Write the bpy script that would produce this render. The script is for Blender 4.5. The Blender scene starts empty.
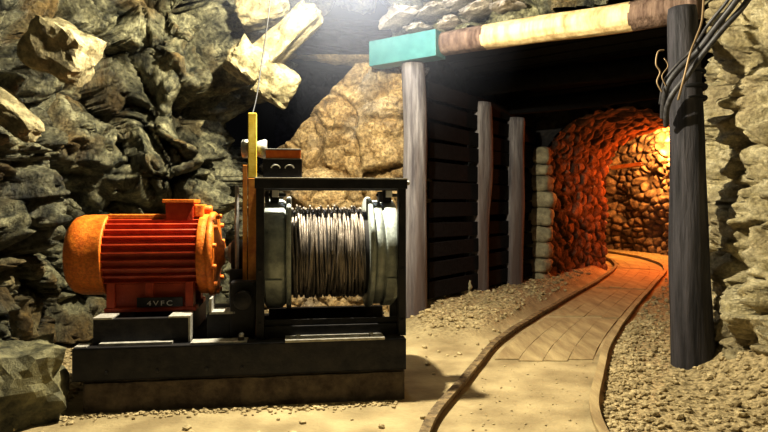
import bpy, bmesh, math, random
from mathutils import Vector, Matrix, noise
import numpy as np
random.seed(7)
scn = bpy.context.scene
COL = scn.collection
F = 620.0; HZ = 205.0; CH = 1.5

def P(px, py, Y):
    """world point at depth Y seen at a photo pixel (layout aid)"""
    return Vector(((px-384)/F*Y, Y, CH-(py-HZ)/F*Y))
def PIX(p):
    y = max(p[1], .3)
    return 384+F*p[0]/y, HZ-F*(p[2]-CH)/y

# ------------------------------------------------------------------ materials
def mat(name, col=(.5,.5,.5), rough=.7, metal=0., col2=None, scale=5., bump=0., bscale=30., spec=.5,
        detail=6., stretch=(1,1,1), col3=None, scale3=1.5, lo=.35, hi=.65, grain=0., gscale=40, bdist=.03, attr=0.):
    m = bpy.data.materials.new(name); m.use_nodes = True
    nt = m.node_tree; N = nt.nodes; Lk = nt.links
    b = N['Principled BSDF']
    b.inputs['Roughness'].default_value = rough
    b.inputs['Metallic'].default_value = metal
    b.inputs['Specular IOR Level'].default_value = spec
    b.inputs['Base Color'].default_value = (*col, 1)
    tc = N.new('ShaderNodeTexCoord'); mp = N.new('ShaderNodeMapping')
    mp.inputs['Scale'].default_value = stretch
    Lk.new(tc.outputs['Object'], mp.inputs['Vector'])
    last = None
    if col2:
        n = N.new('ShaderNodeTexNoise'); n.inputs['Scale'].default_value = scale; n.inputs['Detail'].default_value = detail
        n.inputs['Roughness'].default_value = .65
        Lk.new(mp.outputs[0], n.inputs['Vector'])
        r = N.new('ShaderNodeValToRGB')
        r.color_ramp.elements[0].position = lo; r.color_ramp.elements[1].position = hi
        r.color_ramp.elements[0].color = (*col, 1); r.color_ramp.elements[1].color = (*col2, 1)
        Lk.new(n.outputs['Fac'], r.inputs['Fac']); last = r.outputs['Color']
        if col3:
            n3 = N.new('ShaderNodeTexNoise'); n3.inputs['Scale'].default_value = scale3; n3.inputs['Detail'].default_value = 5
            Lk.new(mp.outputs[0], n3.inputs['Vector'])
            r3 = N.new('ShaderNodeValToRGB'); r3.color_ramp.elements[0].position = .5; r3.color_ramp.elements[1].position = .64
            Lk.new(n3.outputs['Fac'], r3.inputs['Fac'])
            mx = N.new('ShaderNodeMix'); mx.data_type = 'RGBA'
            Lk.new(r3.outputs['Color'], mx.inputs['Factor']); Lk.new(last, mx.inputs['A']); mx.inputs['B'].default_value = (*col3, 1)
            last = mx.outputs['Result']
        def mul(last, fac, f):
            mx = N.new('ShaderNodeMix'); mx.data_type = 'RGBA'; mx.blend_type = 'MULTIPLY'; mx.inputs['Factor'].default_value = f
            Lk.new(last, mx.inputs['A']); Lk.new(fac, mx.inputs['B']); return mx.outputs['Result']
        if grain:
            ng = N.new('ShaderNodeTexNoise'); ng.inputs['Scale'].default_value = gscale; ng.inputs['Detail'].default_value = 6; ng.inputs['Roughness'].default_value = .7
            Lk.new(mp.outputs[0], ng.inputs['Vector'])
            rg = N.new('ShaderNodeValToRGB'); rg.color_ramp.elements[0].position = .36; rg.color_ramp.elements[1].position = .6
            rg.color_ramp.elements[0].color = (.12,.11,.09,1); Lk.new(ng.outputs['Fac'], rg.inputs['Fac']); last = mul(last, rg.outputs['Color'], grain)
        if attr:
            an = N.new('ShaderNodeAttribute'); an.attribute_name = 'zone'; last = mul(last, an.outputs['Fac'], attr)
        Lk.new(last, b.inputs['Base Color'])
    if bump:
        nb = N.new('ShaderNodeTexNoise'); nb.inputs['Scale'].default_value = bscale; nb.inputs['Detail'].default_value = 8
        nb.inputs['Roughness'].default_value = .7
        Lk.new(mp.outputs[0], nb.inputs['Vector'])
        bp = N.new('ShaderNodeBump'); bp.inputs['Strength'].default_value = bump; bp.inputs['Distance'].default_value = bdist
        Lk.new(nb.outputs['Fac'], bp.inputs['Height']); Lk.new(bp.outputs[0], b.inputs['Normal'])
    return m

M = {}
M['rock_l'] = mat('rock_left', grain=.7, gscale=22, bdist=.07, attr=.62, col=(.05,.053,.035), rough=.5, col2=(.66,.63,.40), scale=4.5, bump=1., bscale=16, col3=(.30,.215,.09), scale3=1.3, lo=.36, hi=.68)
M['rock_b'] = mat('rock_back', (.42,.28,.12), .8, grain=.7, gscale=26, bdist=.06, attr=.4, col2=(.8,.62,.34), scale=4, bump=.8, bscale=12, col3=(.42,.36,.27), scale3=1.2)
M['rock_r'] = mat('rock_right', (.5,.42,.22), .85, grain=.45, gscale=34, bdist=.06, attr=.35, col2=(.85,.76,.50), scale=7, bump=.9, bscale=18, col3=(.55,.46,.27), scale3=2)
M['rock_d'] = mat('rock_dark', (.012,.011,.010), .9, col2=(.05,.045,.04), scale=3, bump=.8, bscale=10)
M['mason'] = mat('masonry', attr=.75, grain=.5, col=(.12,.08,.055), rough=.8, col2=(.5,.36,.24), scale=2.5, bump=.9, bscale=14)
M['stone'] = mat('pillar_stone', (.20,.18,.12), .8, col2=(.46,.42,.28), scale=6, bump=.7, bscale=18)
M['boulder'] = mat('boulder', (.05,.05,.03), .7, col2=(.30,.28,.16), scale=5, bump=.9, bscale=12)
M['slab'] = mat(grain=.5, name='slab_stone', col=(.10,.09,.08), rough=.75, col2=(.5,.45,.38), scale=3.5, bump=.7, bscale=15)
M['gravel'] = mat('gravel', (.22,.17,.085), .9, col2=(.60,.50,.30), scale=9, bump=.3, bscale=30)
M['wood_grey'] = mat('wood_grey', (.09,.08,.085), .8, col2=(.30,.28,.28), scale=14, bump=.7, bscale=26, stretch=(1,1,.08), col3=(.11,.08,.07), scale3=2.5)
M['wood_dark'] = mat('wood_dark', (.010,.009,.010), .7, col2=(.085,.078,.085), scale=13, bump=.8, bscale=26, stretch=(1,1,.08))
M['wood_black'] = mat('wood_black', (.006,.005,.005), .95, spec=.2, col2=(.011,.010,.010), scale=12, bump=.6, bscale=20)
M['log'] = mat('log_bark', (.08,.045,.03), .8, col2=(.27,.19,.14), scale=12, bump=.8, bscale=26, stretch=(1,1,.1))
M['log_pale'] = mat('log_pale', (.32,.22,.10), .7, col2=(.66,.53,.30), scale=9, bump=.35, bscale=22, stretch=(1,1,.12), lo=.3, hi=.6)
M['teal'] = mat('teal_paint', (.04,.16,.16), .45, col2=(.07,.22,.215), scale=6, bump=.08, bscale=30)
M['steel_dark'] = mat('steel_dark', (.018,.018,.02), .5, metal=.3, col2=(.05,.045,.042), scale=8, bump=.25, bscale=40)
M['steel_green'] = mat('steel_drum', (.26,.29,.28), .42, metal=.15, col2=(.48,.52,.49), scale=10, bump=.25, bscale=35)
M['edge'] = mat('steel_lit', (.34,.33,.30), .5, metal=.3, col2=(.6,.58,.52), scale=20, bump=.3, bscale=50)  # pale copy of the dark steel, lamplight on tops and edges painted in
M['concrete'] = mat('plinth_concrete', (.07,.05,.035), .9, col2=(.2,.16,.11), scale=7, bump=.7, bscale=24)
M['orange'] = mat('motor_orange', (.62,.16,.012), .55, col2=(.85,.29,.03), scale=16, grain=.35, gscale=50, bump=.3, bscale=40)
M['red'] = mat('motor_red', (.36,.045,.015), .42, col2=(.50,.085,.02), scale=9, bump=.2, bscale=40)
M['yellow'] = mat('pole_yellow', (.75,.55,.06), .5, col2=(.9,.75,.2), scale=10, bump=.1)
M['pole_orange'] = mat('pole_orange', (.45,.15,.03), .6, col2=(.7,.35,.06), scale=10, bump=.1)
M['rope'] = mat('wire_rope', (.10,.085,.07), .5, metal=.35, col2=(.45,.39,.33), scale=16, bump=.5, bscale=60, stretch=(1,.25,.25))
M['rope_dark'] = mat('rope_core', (.03,.027,.025), .8)
M['tie'] = mat('tie_rubber', (.008,.008,.008), .7)
M['rubber'] = mat('cable_rubber', (.03,.028,.028), .55, col2=(.09,.085,.085), scale=20)
M['wire'] = mat('binding_wire', (.30,.22,.13), .6, metal=.4)
M['white'] = mat('white_marks', (.75,.74,.7), .6)
M['grey_metal'] = mat('grey_metal', (.25,.25,.25), .45, metal=.4, col2=(.45,.45,.42), scale=12, bump=.1)
M['lamp_red'] = mat('lamp_lens', (.75,.17,.03), .35, col2=(.9,.3,.06), scale=12)
M['rail'] = mat('rail_rust', (.07,.05,.028), .7, metal=.1, col2=(.33,.25,.13), scale=12, bump=.4, bscale=40)
M['board'] = mat('walk_board', (.28,.21,.11), .88, col2=(.47,.38,.21), scale=7, bump=.5, bscale=20, stretch=(1,.15,1))

# floor: dust, gravel and yellow concrete in one procedural surface
def floor_mat():
    m = bpy.data.materials.new('mine_floor'); m.use_nodes = True
    nt = m.node_tree; N = nt.nodes; Lk = nt.links; b = N['Principled BSDF']; b.inputs['Roughness'].default_value = .9
    g = N.new('ShaderNodeNewGeometry')
    at = N.new('ShaderNodeAttribute'); at.attribute_name = 'zone'
    n1 = N.new('ShaderNodeTexNoise'); n1.inputs['Scale'].default_value = 2.2; n1.inputs['Detail'].default_value = 8
    n2 = N.new('ShaderNodeTexNoise'); n2.inputs['Scale'].default_value = 26; n2.inputs['Detail'].default_value = 5
    for n in (n1, n2): Lk.new(g.outputs['Position'], n.inputs['Vector'])
    def ramp(src, a, c, lo, hi):
        r = N.new('ShaderNodeValToRGB'); r.color_ramp.elements[0].position = lo; r.color_ramp.elements[1].position = hi
        r.color_ramp.elements[0].color = (*a, 1); r.color_ramp.elements[1].color = (*c, 1); Lk.new(src, r.inputs['Fac']); return r.outputs['Color']
    dust = ramp(n1.outputs['Fac'], (.26,.205,.11), (.46,.38,.22), .35, .65)
    grit = ramp(n2.outputs['Fac'], (.17,.13,.06), (.52,.42,.24), .32, .6)
    mx = N.new('ShaderNodeMix'); mx.data_type = 'RGBA'
    Lk.new(at.outputs['Fac'], mx.inputs['Factor']); Lk.new(dust, mx.inputs['A']); Lk.new(grit, mx.inputs['B'])
    Lk.new(mx.outputs['Result'], b.inputs['Base Color'])
    ad = N.new('ShaderNodeMath'); ad.operation = 'MULTIPLY_ADD'; ad.inputs[1].default_value = .7; ad.inputs[2].default_value = .3
    Lk.new(at.outputs['Fac'], ad.inputs[0])
    bp = N.new('ShaderNodeBump'); bp.inputs['Distance'].default_value = .04
    Lk.new(ad.outputs[0], bp.inputs['Strength']); Lk.new(n2.outputs['Fac'], bp.inputs['Height']); Lk.new(bp.outputs[0], b.inputs['Normal'])
    return m
M['floor'] = floor_mat()

# ------------------------------------------------------------------ object helpers
def tag(o, label=None, cat=None, group=None, kind=None):
    if label: o['label'] = label
    if cat: o['category'] = cat
    if group: o['group'] = group
    if kind: o['kind'] = kind
    return o
def link(name, me, m, parent=None, smooth=False):
    o = bpy.data.objects.new(name, me); COL.objects.link(o)
    for x in (m if isinstance(m, (list, tuple)) else [m]): me.materials.append(M[x])
    if parent is not None: o.parent = parent
    if smooth:
        me.polygons.foreach_set('use_smooth', [True]*len(me.polygons))
    return o
def empty(name, label, cat, loc=(0,0,0), rz=0, group=None):
    o = bpy.data.objects.new(name, None); COL.objects.link(o); o.location = loc; o.rotation_euler = (0,0,rz)
    o.empty_display_size = .1
    return tag(o, label, cat, group)

class MB:
    def __init__(s): s.bm = bmesh.new()
    def box(s, x0, x1, y0, y1, z0, z1, bev=.006, mi=0, rot=None, piv=None):
        r = bmesh.ops.create_cube(s.bm, size=1)
        vs = r['verts']
        bmesh.ops.scale(s.bm, vec=(x1-x0, y1-y0, z1-z0), verts=vs)
        if rot is not None: bmesh.ops.rotate(s.bm, cent=(0,0,0), matrix=rot, verts=vs)
        bmesh.ops.translate(s.bm, vec=((x0+x1)/2, (y0+y1)/2, (z0+z1)/2), verts=vs)
        fs = {f for v in vs for f in v.link_faces}
        for f in fs: f.material_index = mi
        if bev:
            es = list({e for v in vs for e in v.link_edges})
            bmesh.ops.bevel(s.bm, geom=es, offset=bev, segments=2, affect='EDGES', profile=.6)
        return s
    def lathe(s, prof, c, axis, n=40, mi=0, smooth=True):
        """prof: (t, r) along axis from c"""
        ax = Vector(axis).normalized(); q = Vector((0,0,1)).rotation_difference(ax).to_matrix(); c = Vector(c)
        rings = []
        for t, r in prof:
            rings.append([s.bm.verts.new(c+q@Vector((r*math.cos(2*math.pi*k/n), r*math.sin(2*math.pi*k/n), t))) for k in range(n)] if r > 1e-6 else [s.bm.verts.new(c+q@Vector((0,0,t)))])
        for a, b2 in zip(rings, rings[1:]):
            for k in range(n):
                k2 = (k+1) % n
                if len(a) == 1 and len(b2) == 1: continue
                if len(a) == 1: f = s.bm.faces.new((a[0], b2[k2], b2[k]))
                elif len(b2) == 1: f = s.bm.faces.new((a[k], a[k2], b2[0]))
                else: f = s.bm.faces.new((a[k], a[k2], b2[k2], b2[k]))
                f.material_index = mi; f.smooth = smooth
        return s
    def cyl(s, a, b, r, n=20, bev=.004, mi=0, r2=None):
        a = Vector(a); b = Vector(b); L = (b-a).length; r2 = r if r2 is None else r2
        return s.lathe([(0,0),(0,r-bev),(bev,r),(L-bev,r2),(L,r2-bev),(L,0)], a, b-a, n, mi)
    def tube(s, pts, r, n=8, mi=0, closed=False):
        pts = [Vector(p) for p in pts]; N = len(pts); rings = []
        up = Vector((0,0,1)); prev = None
        for i, p in enumerate(pts):
            t = (pts[(i+1) % N if closed else min(i+1, N-1)]-pts[i-1 if (closed or i) else 0]).normalized()
            if prev is None:
                u = t.cross(up) if abs(t.dot(up)) < .95 else t.cross(Vector((1,0,0)))
            else: u = prev-t*prev.dot(t)
            u.normalize(); prev = u; w = t.cross(u)
            rr = r[i] if isinstance(r, (list, tuple)) else r
            rings.append([s.bm.verts.new(p+(u*math.cos(2*math.pi*k/n)+w*math.sin(2*math.pi*k/n))*rr) for k in range(n)])
        m = N if closed else N-1
        for i in range(m):
            a = rings[i]; b = rings[(i+1) % N]
            for k in range(n):
                f = s.bm.faces.new((a[k], a[(k+1) % n], b[(k+1) % n], b[k])); f.smooth = True; f.material_index = mi
        if not closed:
            s.bm.faces.new(rings[0][::-1]).material_index = mi; s.bm.faces.new(rings[-1]).material_index = mi
        return s
    def chunk(s, c, size, seed, rot=None, mi=0, sub=2, rough=.28):
        r = bmesh.ops.create_icosphere(s.bm, subdivisions=sub, radius=1)
        off = Vector((seed*3.7, seed*1.3, seed*7.1))
        R = rot or Matrix.Rotation(seed*1.7, 3, 'Z')
        for v in r['verts']:
            p = v.co.copy()
            m = max(abs(p.x), abs(p.y), abs(p.z)); p = p.lerp(p/m*.8, .75)      # towards a block
            d = noise.noise(p*1.6+off)*rough + noise.noise(p*4+off)*rough*.35
            p = p*(1+d)
            v.co = Vector(c)+R@Vector((p.x*size[0], p.y*size[1], p.z*size[2]))
        for f in {f for v in r['verts'] for f in v.link_faces}: f.material_index = mi
        return s
    def build(s, name, m, parent=None, smooth=False):
        bmesh.ops.recalc_face_normals(s.bm, faces=s.bm.faces[:])
        me = bpy.data.meshes.new(name); s.bm.to_mesh(me); s.bm.free()
        return link(name, me, m, parent, smooth)

def grid_mesh(name, pts, nu, nv, m, attr=None, flip=False):
    """pts: list row-major [v][u]"""
    idx = np.arange(nu*nv).reshape(nv, nu)
    a = idx[:-1,:-1].ravel(); b = idx[:-1,1:].ravel(); c = idx[1:,1:].ravel(); d = idx[1:,:-1].ravel()
    q = np.stack([a,b,c,d] if not flip else [a,d,c,b], 1)
    me = bpy.data.meshes.new(name)
    me.vertices.add(nu*nv); me.vertices.foreach_set('co', np.array(pts, dtype=np.float32).ravel())
    me.loops.add(q.size); me.loops.foreach_set('vertex_index', q.ravel().astype(np.int32))
    me.polygons.add(len(q)); me.polygons.foreach_set('loop_start', np.arange(0, q.size, 4, dtype=np.int32))
    me.update(calc_edges=True)
    if attr is not None:
        at = me.attributes.new('zone', 'FLOAT', 'POINT'); at.data.foreach_set('value', np.array(attr, dtype=np.float32))
    o = link(name, me, m); o['kind'] = 'structure'
    return o

def facet(p, k, seed, tilt=1.0):
    """faceted block displacement, about -1..1"""
    q = Vector((p.x*k[0], p.y*k[1], p.z*k[2])) + Vector((seed, seed*2.1, -seed))
    w = noise.noise_vector(q*.9)*.10
    q = q+w
    d, pt = noise.voronoi(q)
    c = pt[0]; h = noise.cell_vector(c*31.7+Vector((5,5,5))); h2 = noise.cell_vector(c*17.3-Vector((3,7,1)))
    e = q-c
    crack = min(1., (d[1]-d[0])*6)
    return (h.x*2-1)*.55 + ((h2.x*2-1)*e.x+(h2.y*2-1)*e.y+(h2.z*2-1)*e.z)*tilt*1.5 - (1-crack)*.5
def tone(p, k, seed):
    def c1(kk, sd):
        q = Vector((p.x*kk[0], p.y*kk[1], p.z*kk[2]))+Vector((sd, sd*2.1, -sd)); q = q+noise.noise_vector(q*.9)*.10
        return noise.cell_vector(noise.voronoi(q)[1][0]*11.3+Vector((2,2,2))).z
    return min(1, .12+.5*c1(k, seed)+.75*c1((k[0]*2.6, k[1]*2.6, k[2]*2.6), seed+9)**1.5)
def rocky(p, amp, k=(1.2,1.2,1.2), seed=0., fine=.35):
    v = facet(p, k, seed)*amp
    v += facet(p, (k[0]*2.6, k[1]*2.6, k[2]*2.6), seed+9)*amp*fine
    v += facet(p, (k[0]*6, k[1]*6, k[2]*6), seed+4)*amp*fine*.3
    v += noise.noise(p*9)*amp*.06
    return v
def joint(p):
    return min(1, stones(p, None, True))
def path_wall(name, path, z0, z1, nu, nv, m, amp, k, seed, feats=(), side=1, rotm=None, lean=None, fine=.35):
    path = [Vector((a, b, 0)) for a, b in path]
    # smooth path by Catmull-Rom
    def cr(i, t):
        p0 = path[max(i-1,0)]; p1 = path[i]; p2 = path[i+1]; p3 = path[min(i+2, len(path)-1)]
        return .5*((2*p1)+(-p0+p2)*t+(2*p0-5*p1+4*p2-p3)*t*t+(-p0+3*p1-3*p2+p3)*t*t*t)
    dense = [cr(i, j/12) for i in range(len(path)-1) for j in range(12)]+[path[-1]]
    cum = [0]
    for a, b in zip(dense, dense[1:]): cum.append(cum[-1]+(b-a).length)
    pts = []; cols = []; att = []
    for i in range(nu):
        s = cum[-1]*i/(nu-1)
        j = 0
        while j < len(cum)-2 and cum[j+1] < s: j += 1
        t = (s-cum[j])/max(1e-6, cum[j+1]-cum[j])
        p = dense[j].lerp(dense[j+1], min(1, t)); a = dense[max(j-2,0)]; b = dense[min(j+3, len(dense)-1)]
        d = (b-a).normalized(); cols.append((p, Vector((-d.y, d.x, 0))*side, s))
    for v in range(nv):
        z = z0+(z1-z0)*v/(nv-1)
        for p, n, s in cols:
            q = Vector((p.x, p.y, z)); qq = rotm@q if rotm is not None else q
            h = rocky(qq, amp, k, seed, fine) if amp else 0
            att.append(tone(qq, k, seed) if amp else joint(q*.85))
            if lean: h += lean(q)
            px, py = PIX(q)
            for (fx, fy, rx, ry, am) in feats:
                dd = ((px-fx)/rx)**2+((py-fy)/ry)**2
                if dd < 4: h += am*math.exp(-dd*dd)
            pts.append(q+n*h+Vector((0,0,noise.noise(q*3)*amp*.3)))
    return grid_mesh(name, pts, nu, nv, m, attr=att)

# ------------------------------------------------------------------ camera
cd = bpy.data.cameras.new('camera'); cam = bpy.data.objects.new('camera', cd); COL.objects.link(cam)
cam.location = (0,0,CH); cam.rotation_euler = (math.pi/2,0,0)
cd.sensor_width = 36; cd.lens = 36*F/768; cd.shift_y = -(216-HZ)/768; cd.clip_start = .05
scn.camera = cam

# ------------------------------------------------------------------ track curve helpers
LR = [(.02,2.6),(.30,4.1),(.78,5.47),(1.34,6.9),(2.64,9.3),(4.10,11.9),(5.45,14.6),(6.05,16.6),(6.15,18.3),(5.8,19.8),(4.8,21.2)]
RR = [(1.3,2.6),(1.42,4.1),(1.88,5.4),(2.55,6.9),(3.65,9.0),(5.02,11.5),(6.4,14.1),(7.05,16.2),(7.15,18.4),(6.7,20.4),(5.5,22.0)]
def curve(P_, n=14):
    P_ = [Vector((a,b,0)) for a,b in P_]; out = []
    for i in range(len(P_)-1):
        p0=P_[max(i-1,0)];p1=P_[i];p2=P_[i+1];p3=P_[min(i+2,len(P_)-1)]
        for j in range(n):
            t=j/n; out.append(.5*((2*p1)+(-p0+p2)*t+(2*p0-5*p1+4*p2-p3)*t*t+(-p0+3*p1-3*p2+p3)*t*t*t))
    return out+[P_[-1]]
LC = curve(LR); RC = curve(RR)
def xat(C_, y):
    for a, b in zip(C_, C_[1:]):
        if a.y <= y <= b.y: return a.x+(b.x-a.x)*(y-a.y)/max(1e-6,b.y-a.y)
    return C_[0].x if y < C_[0].y else C_[-1].x
def sm(a, b, x):
    t = min(1, max(0, (x-a)/(b-a))); return t*t*(3-2*t)
def fh(x, y):
    """floor height and gravel weight"""
    lx = xat(LC, min(y, 18)); rx = xat(RC, min(y, 18))
    h = noise.noise(Vector((x*.8, y*.8, 0)))*.03
    z = 0.
    left = sm(lx-.12, lx-.45, x)*sm(6.5, 7.6, y)*sm(.1,.6,x)       # gravel bank along the left props
    bank = left*(.16+.05*noise.noise(Vector((x*2,y*2,3))))
    right = sm(rx+.06, rx+.18, x)
    slope = sm(2.6+max(0,y-6)*.6, 3.6+max(0,y-6)*.65, x)*.45*sm(12,8,y)
    inner = sm(lx-.05, lx+.05, x)*sm(rx+.05, rx-.05, x)
    z = max(left, right, sm(5.6,6.6,y)*sm(.2,-.3,x), sm(-2.2,-2.6,x))
    grit = noise.noise(Vector((x*9,y*9,0)))*.02+noise.noise(Vector((x*22,y*22,0)))*.012
    h = h*(1-inner)+bank+slope+grit*z+right*.015
    return h, z
# floor
NX, NY = 420, 460
pts = []; zz = []
for j in range(NY):
    t = j/(NY-1); y = 2.2+22*(t**2.0)
    for i in range(NX):
        s = i/(NX-1); x0 = -4.2; x1 = 4.6+max(0,(y-4))*.55
        x = x0+(x1-x0)*s
        h, z = fh(x, y); pts.append((x, y, h)); zz.append(z)
floor = grid_mesh('floor', pts, NX, NY, 'floor', attr=zz)
floor['label'] = 'dusty yellowish mine floor with gravel beside the track'

# ------------------------------------------------------------------ rock walls
rotd = Matrix.Rotation(math.radians(38), 3, 'Y') @ Matrix.Rotation(math.radians(20), 3, 'Z')
featsL = [(60,55,45,28,.35),(25,115,40,22,-.30),(120,80,40,35,-.45),(205,115,34,28,-.55),(150,175,55,30,.28),
          (40,160,45,30,.22),(105,130,35,22,.12),(185,40,35,40,-.2),(235,95,26,26,.25),(255,35,45,40,.5),(100,235,60,60,-.35),
          (45,290,45,70,-.35),(30,220,30,22,.25),(215,190,30,25,.15),(240,150,18,60,-.25),(20,340,25,25,-.3)]
wl = path_wall('wall_left', [(-3.9,.8),(-3.75,3.0),(-3.65,4.6),(-3.4,5.9),(-2.85,6.8),(-2.25,7.1),(-1.9,7.7),(-2.05,8.9),(-2.6,10.6)],
               -.3, 5.0, 460, 300, 'rock_l', .44, (1.5,1.5,.75), 2.3, featsL, side=-1, rotm=rotd, fine=.5)
wl['label'] = 'craggy dark grey-green rock wall on the left'
# back rock: lit sloping face whose upper part falls back into a dark void
def leanb(q):
    px, py = PIX(q)
    line = max(66-.1*(px-355), 175-(px-256)*1.12)             # crest of the face, rising to the right
    return -3.2*sm(0, 34, line-py)
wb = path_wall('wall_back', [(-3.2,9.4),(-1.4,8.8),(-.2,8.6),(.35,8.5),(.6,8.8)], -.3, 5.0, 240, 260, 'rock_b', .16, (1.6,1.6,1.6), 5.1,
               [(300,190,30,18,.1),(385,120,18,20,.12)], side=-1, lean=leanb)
M['recess'] = mat('rock_recess_shade', (.02,.018,.022), .9, col2=(.06,.05,.06), scale=3, bump=.6, bscale=10)  # shade of the void put into a dark rock colour
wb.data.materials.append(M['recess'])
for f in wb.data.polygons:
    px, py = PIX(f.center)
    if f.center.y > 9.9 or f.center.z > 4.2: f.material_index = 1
wb['label'] = 'ochre rock face behind the winch, lit from above'
wr = path_wall('wall_right', [(3.4,.8),(3.3,3.3),(3.25,4.8),(3.22,5.8),(3.42,6.6),(4.6,8.1),(5.6,9.7),(5.8,10.6)], -.3, 5.0, 320, 280, 'rock_r', .17, (2.2,2.2,2.8), 8.8,
               [(745,60,16,12,-.12),(760,330,30,60,.18),(755,130,25,50,.1)], side=1)
wr['label'] = 'pale yellow knobbly rock wall on the right'
# rock behind the left props, nearly black
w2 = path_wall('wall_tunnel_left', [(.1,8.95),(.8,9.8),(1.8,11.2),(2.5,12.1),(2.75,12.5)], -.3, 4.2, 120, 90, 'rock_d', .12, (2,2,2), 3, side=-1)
w2['label'] = 'black rock side of the timbered tunnel'
# rock over the portal
w3 = path_wall('wall_above_portal', [(.05,8.8),(.55,8.35),(1.6,7.35),(2.7,6.25),(3.6,5.7)], 3.66, 5.0, 200, 80, 'rock_l', .2, (2.2,2.2,3), 4.4, side=-1)
w3['label'] = 'rock above the timber portal'
# ceilings
def slab_grid(name, x0,x1,y0,y1,z,nx,ny,m,amp,k,seed):
    pts=[]
    for j in range(ny):
        for i in range(nx):
            q=Vector((x0+(x1-x0)*i/(nx-1), y0+(y1-y0)*j/(ny-1), z)); pts.append(q-Vector((0,0,rocky(q,amp,k,seed))))
    return grid_mesh(name, pts, nx, ny, m, attr=[.6]*len(pts), flip=True)
c1 = slab_grid('ceiling', -5,4.6,0.5,11,4.9,150,150,'rock_l',.22,(1.3,1.3,1.3),1.)
c1['label'] = 'rough rock ceiling of the winch chamber'
D = Vector((.62,.785,0)).normalized(); S = Vector((.785,-.62,0)).normalized()
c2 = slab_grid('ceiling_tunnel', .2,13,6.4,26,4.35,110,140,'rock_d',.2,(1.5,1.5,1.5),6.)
c2['label'] = 'dark rock ceiling over the tunnel'

# ------------------------------------------------------------------ masonry vault
V0 = Vector((2.98,11.62,0)); VW = 2.75; VL = 3.45; SPR = 2.15; RISE = 1.05
def arch(t):
    """t 0..1 from the left foot over the crown to the right foot -> (across, z, normal)"""
    L1 = SPR; La = math.pi*.5*(VW/2+RISE)*1.0; tot = 2*L1+La; s = t*tot
    if s < L1: return 0., s, Vector((1,0))
    if s > L1+La: return VW, tot-s, Vector((-1,0))
    a = math.pi*(s-L1)/La
    return VW/2-VW/2*math.cos(a), SPR+RISE*math.sin(a), Vector((math.cos(a), -math.sin(a))).normalized()
def stones(p, n, att=False):
    q = Vector((p.x*3.0, p.y*3.0, p.z*5.2)); q += noise.noise_vector(q*.7)*.25
    d, pt = noise.voronoi(q); c = noise.cell_vector(pt[0]*13.1+Vector((1,2,3)))
    if att: return min(1, max(0, (d[1]-d[0])*4-.1))*(.35+.75*c.y)
    return min(1, (d[1]-d[0])*3.2)*.07+c.x*.07+noise.noise(p*14)*.015
pts = []; nu, nv = 300, 170; va = []
for j in range(nv):
    l = VL*j/(nv-1)
    for i in range(nu):
        a, z, n = arch(i/(nu-1)); p = V0+S*a+D*l+Vector((0,0,z)); nn = S*n.x+Vector((0,0,n.y))
        pts.append(p+nn*(stones(p, nn)-.06)); va.append(joint(p))
vault = grid_mesh('wall_vault', pts, nu, nv, 'mason', attr=va); vault['label'] = 'dry stone vaulted tunnel lining glowing orange'
# face of the vault (spandrel), turned towards the portal
pts = []; nu, nv = 220, 50
for j in range(nv):
    g = j/(nv-1)
    for i in range(nu):
        a, z, n = arch(i/(nu-1)); aa = a-n.x*1.0; z2 = z-min(0,n.y)*1.6
        a2 = a+(aa-a)*g; z3 = z+(z2-z)*g
        p = V0+S*a2+Vector((0,0,z3)); pts.append(p-D*(stones(p, D)+noise.noise(p*2)*.05))
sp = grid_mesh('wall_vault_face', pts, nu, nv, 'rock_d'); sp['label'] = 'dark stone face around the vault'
# far face where vault ends and chamber beyond
pts = []
for j in range(nv):
    g = j/(nv-1)
    for i in range(nu):
        a, z, n = arch(i/(nu-1)); a2 = a-n.x*1.6*g; z3 = z-min(0,n.y)*1.4*g
        p = V0+D*VL+S*a2+Vector((0,0,z3)); pts.append(p)
sp2 = grid_mesh('wall_vault_back', pts, nu, nv, 'rock_d')
wf = path_wall('wall_far', [(6.9,12.3),(7.9,14.2),(8.45,16.2),(8.5,18.4),(7.9,20.6),(6.6,22.3),(4.5,23.6),(2.5,24)], -.2, 4.4, 330, 150, 'mason', .0, (1,1,1), 0, side=1,
               lean=lambda q: stones(q*.85, None)*1.3+noise.noise(q*.9)*.2)
wf['label'] = 'rough stone wall at the far bend of the tunnel'
wg = path_wall('wall_bend_left', [(5.0,14.4),(4.3,15.8),(3.4,17.6),(2.6,20),(2.4,24)], -.2, 4.4, 80, 60, 'mason', .15, (1.5,1.5,1.5), 2, side=-1)

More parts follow.
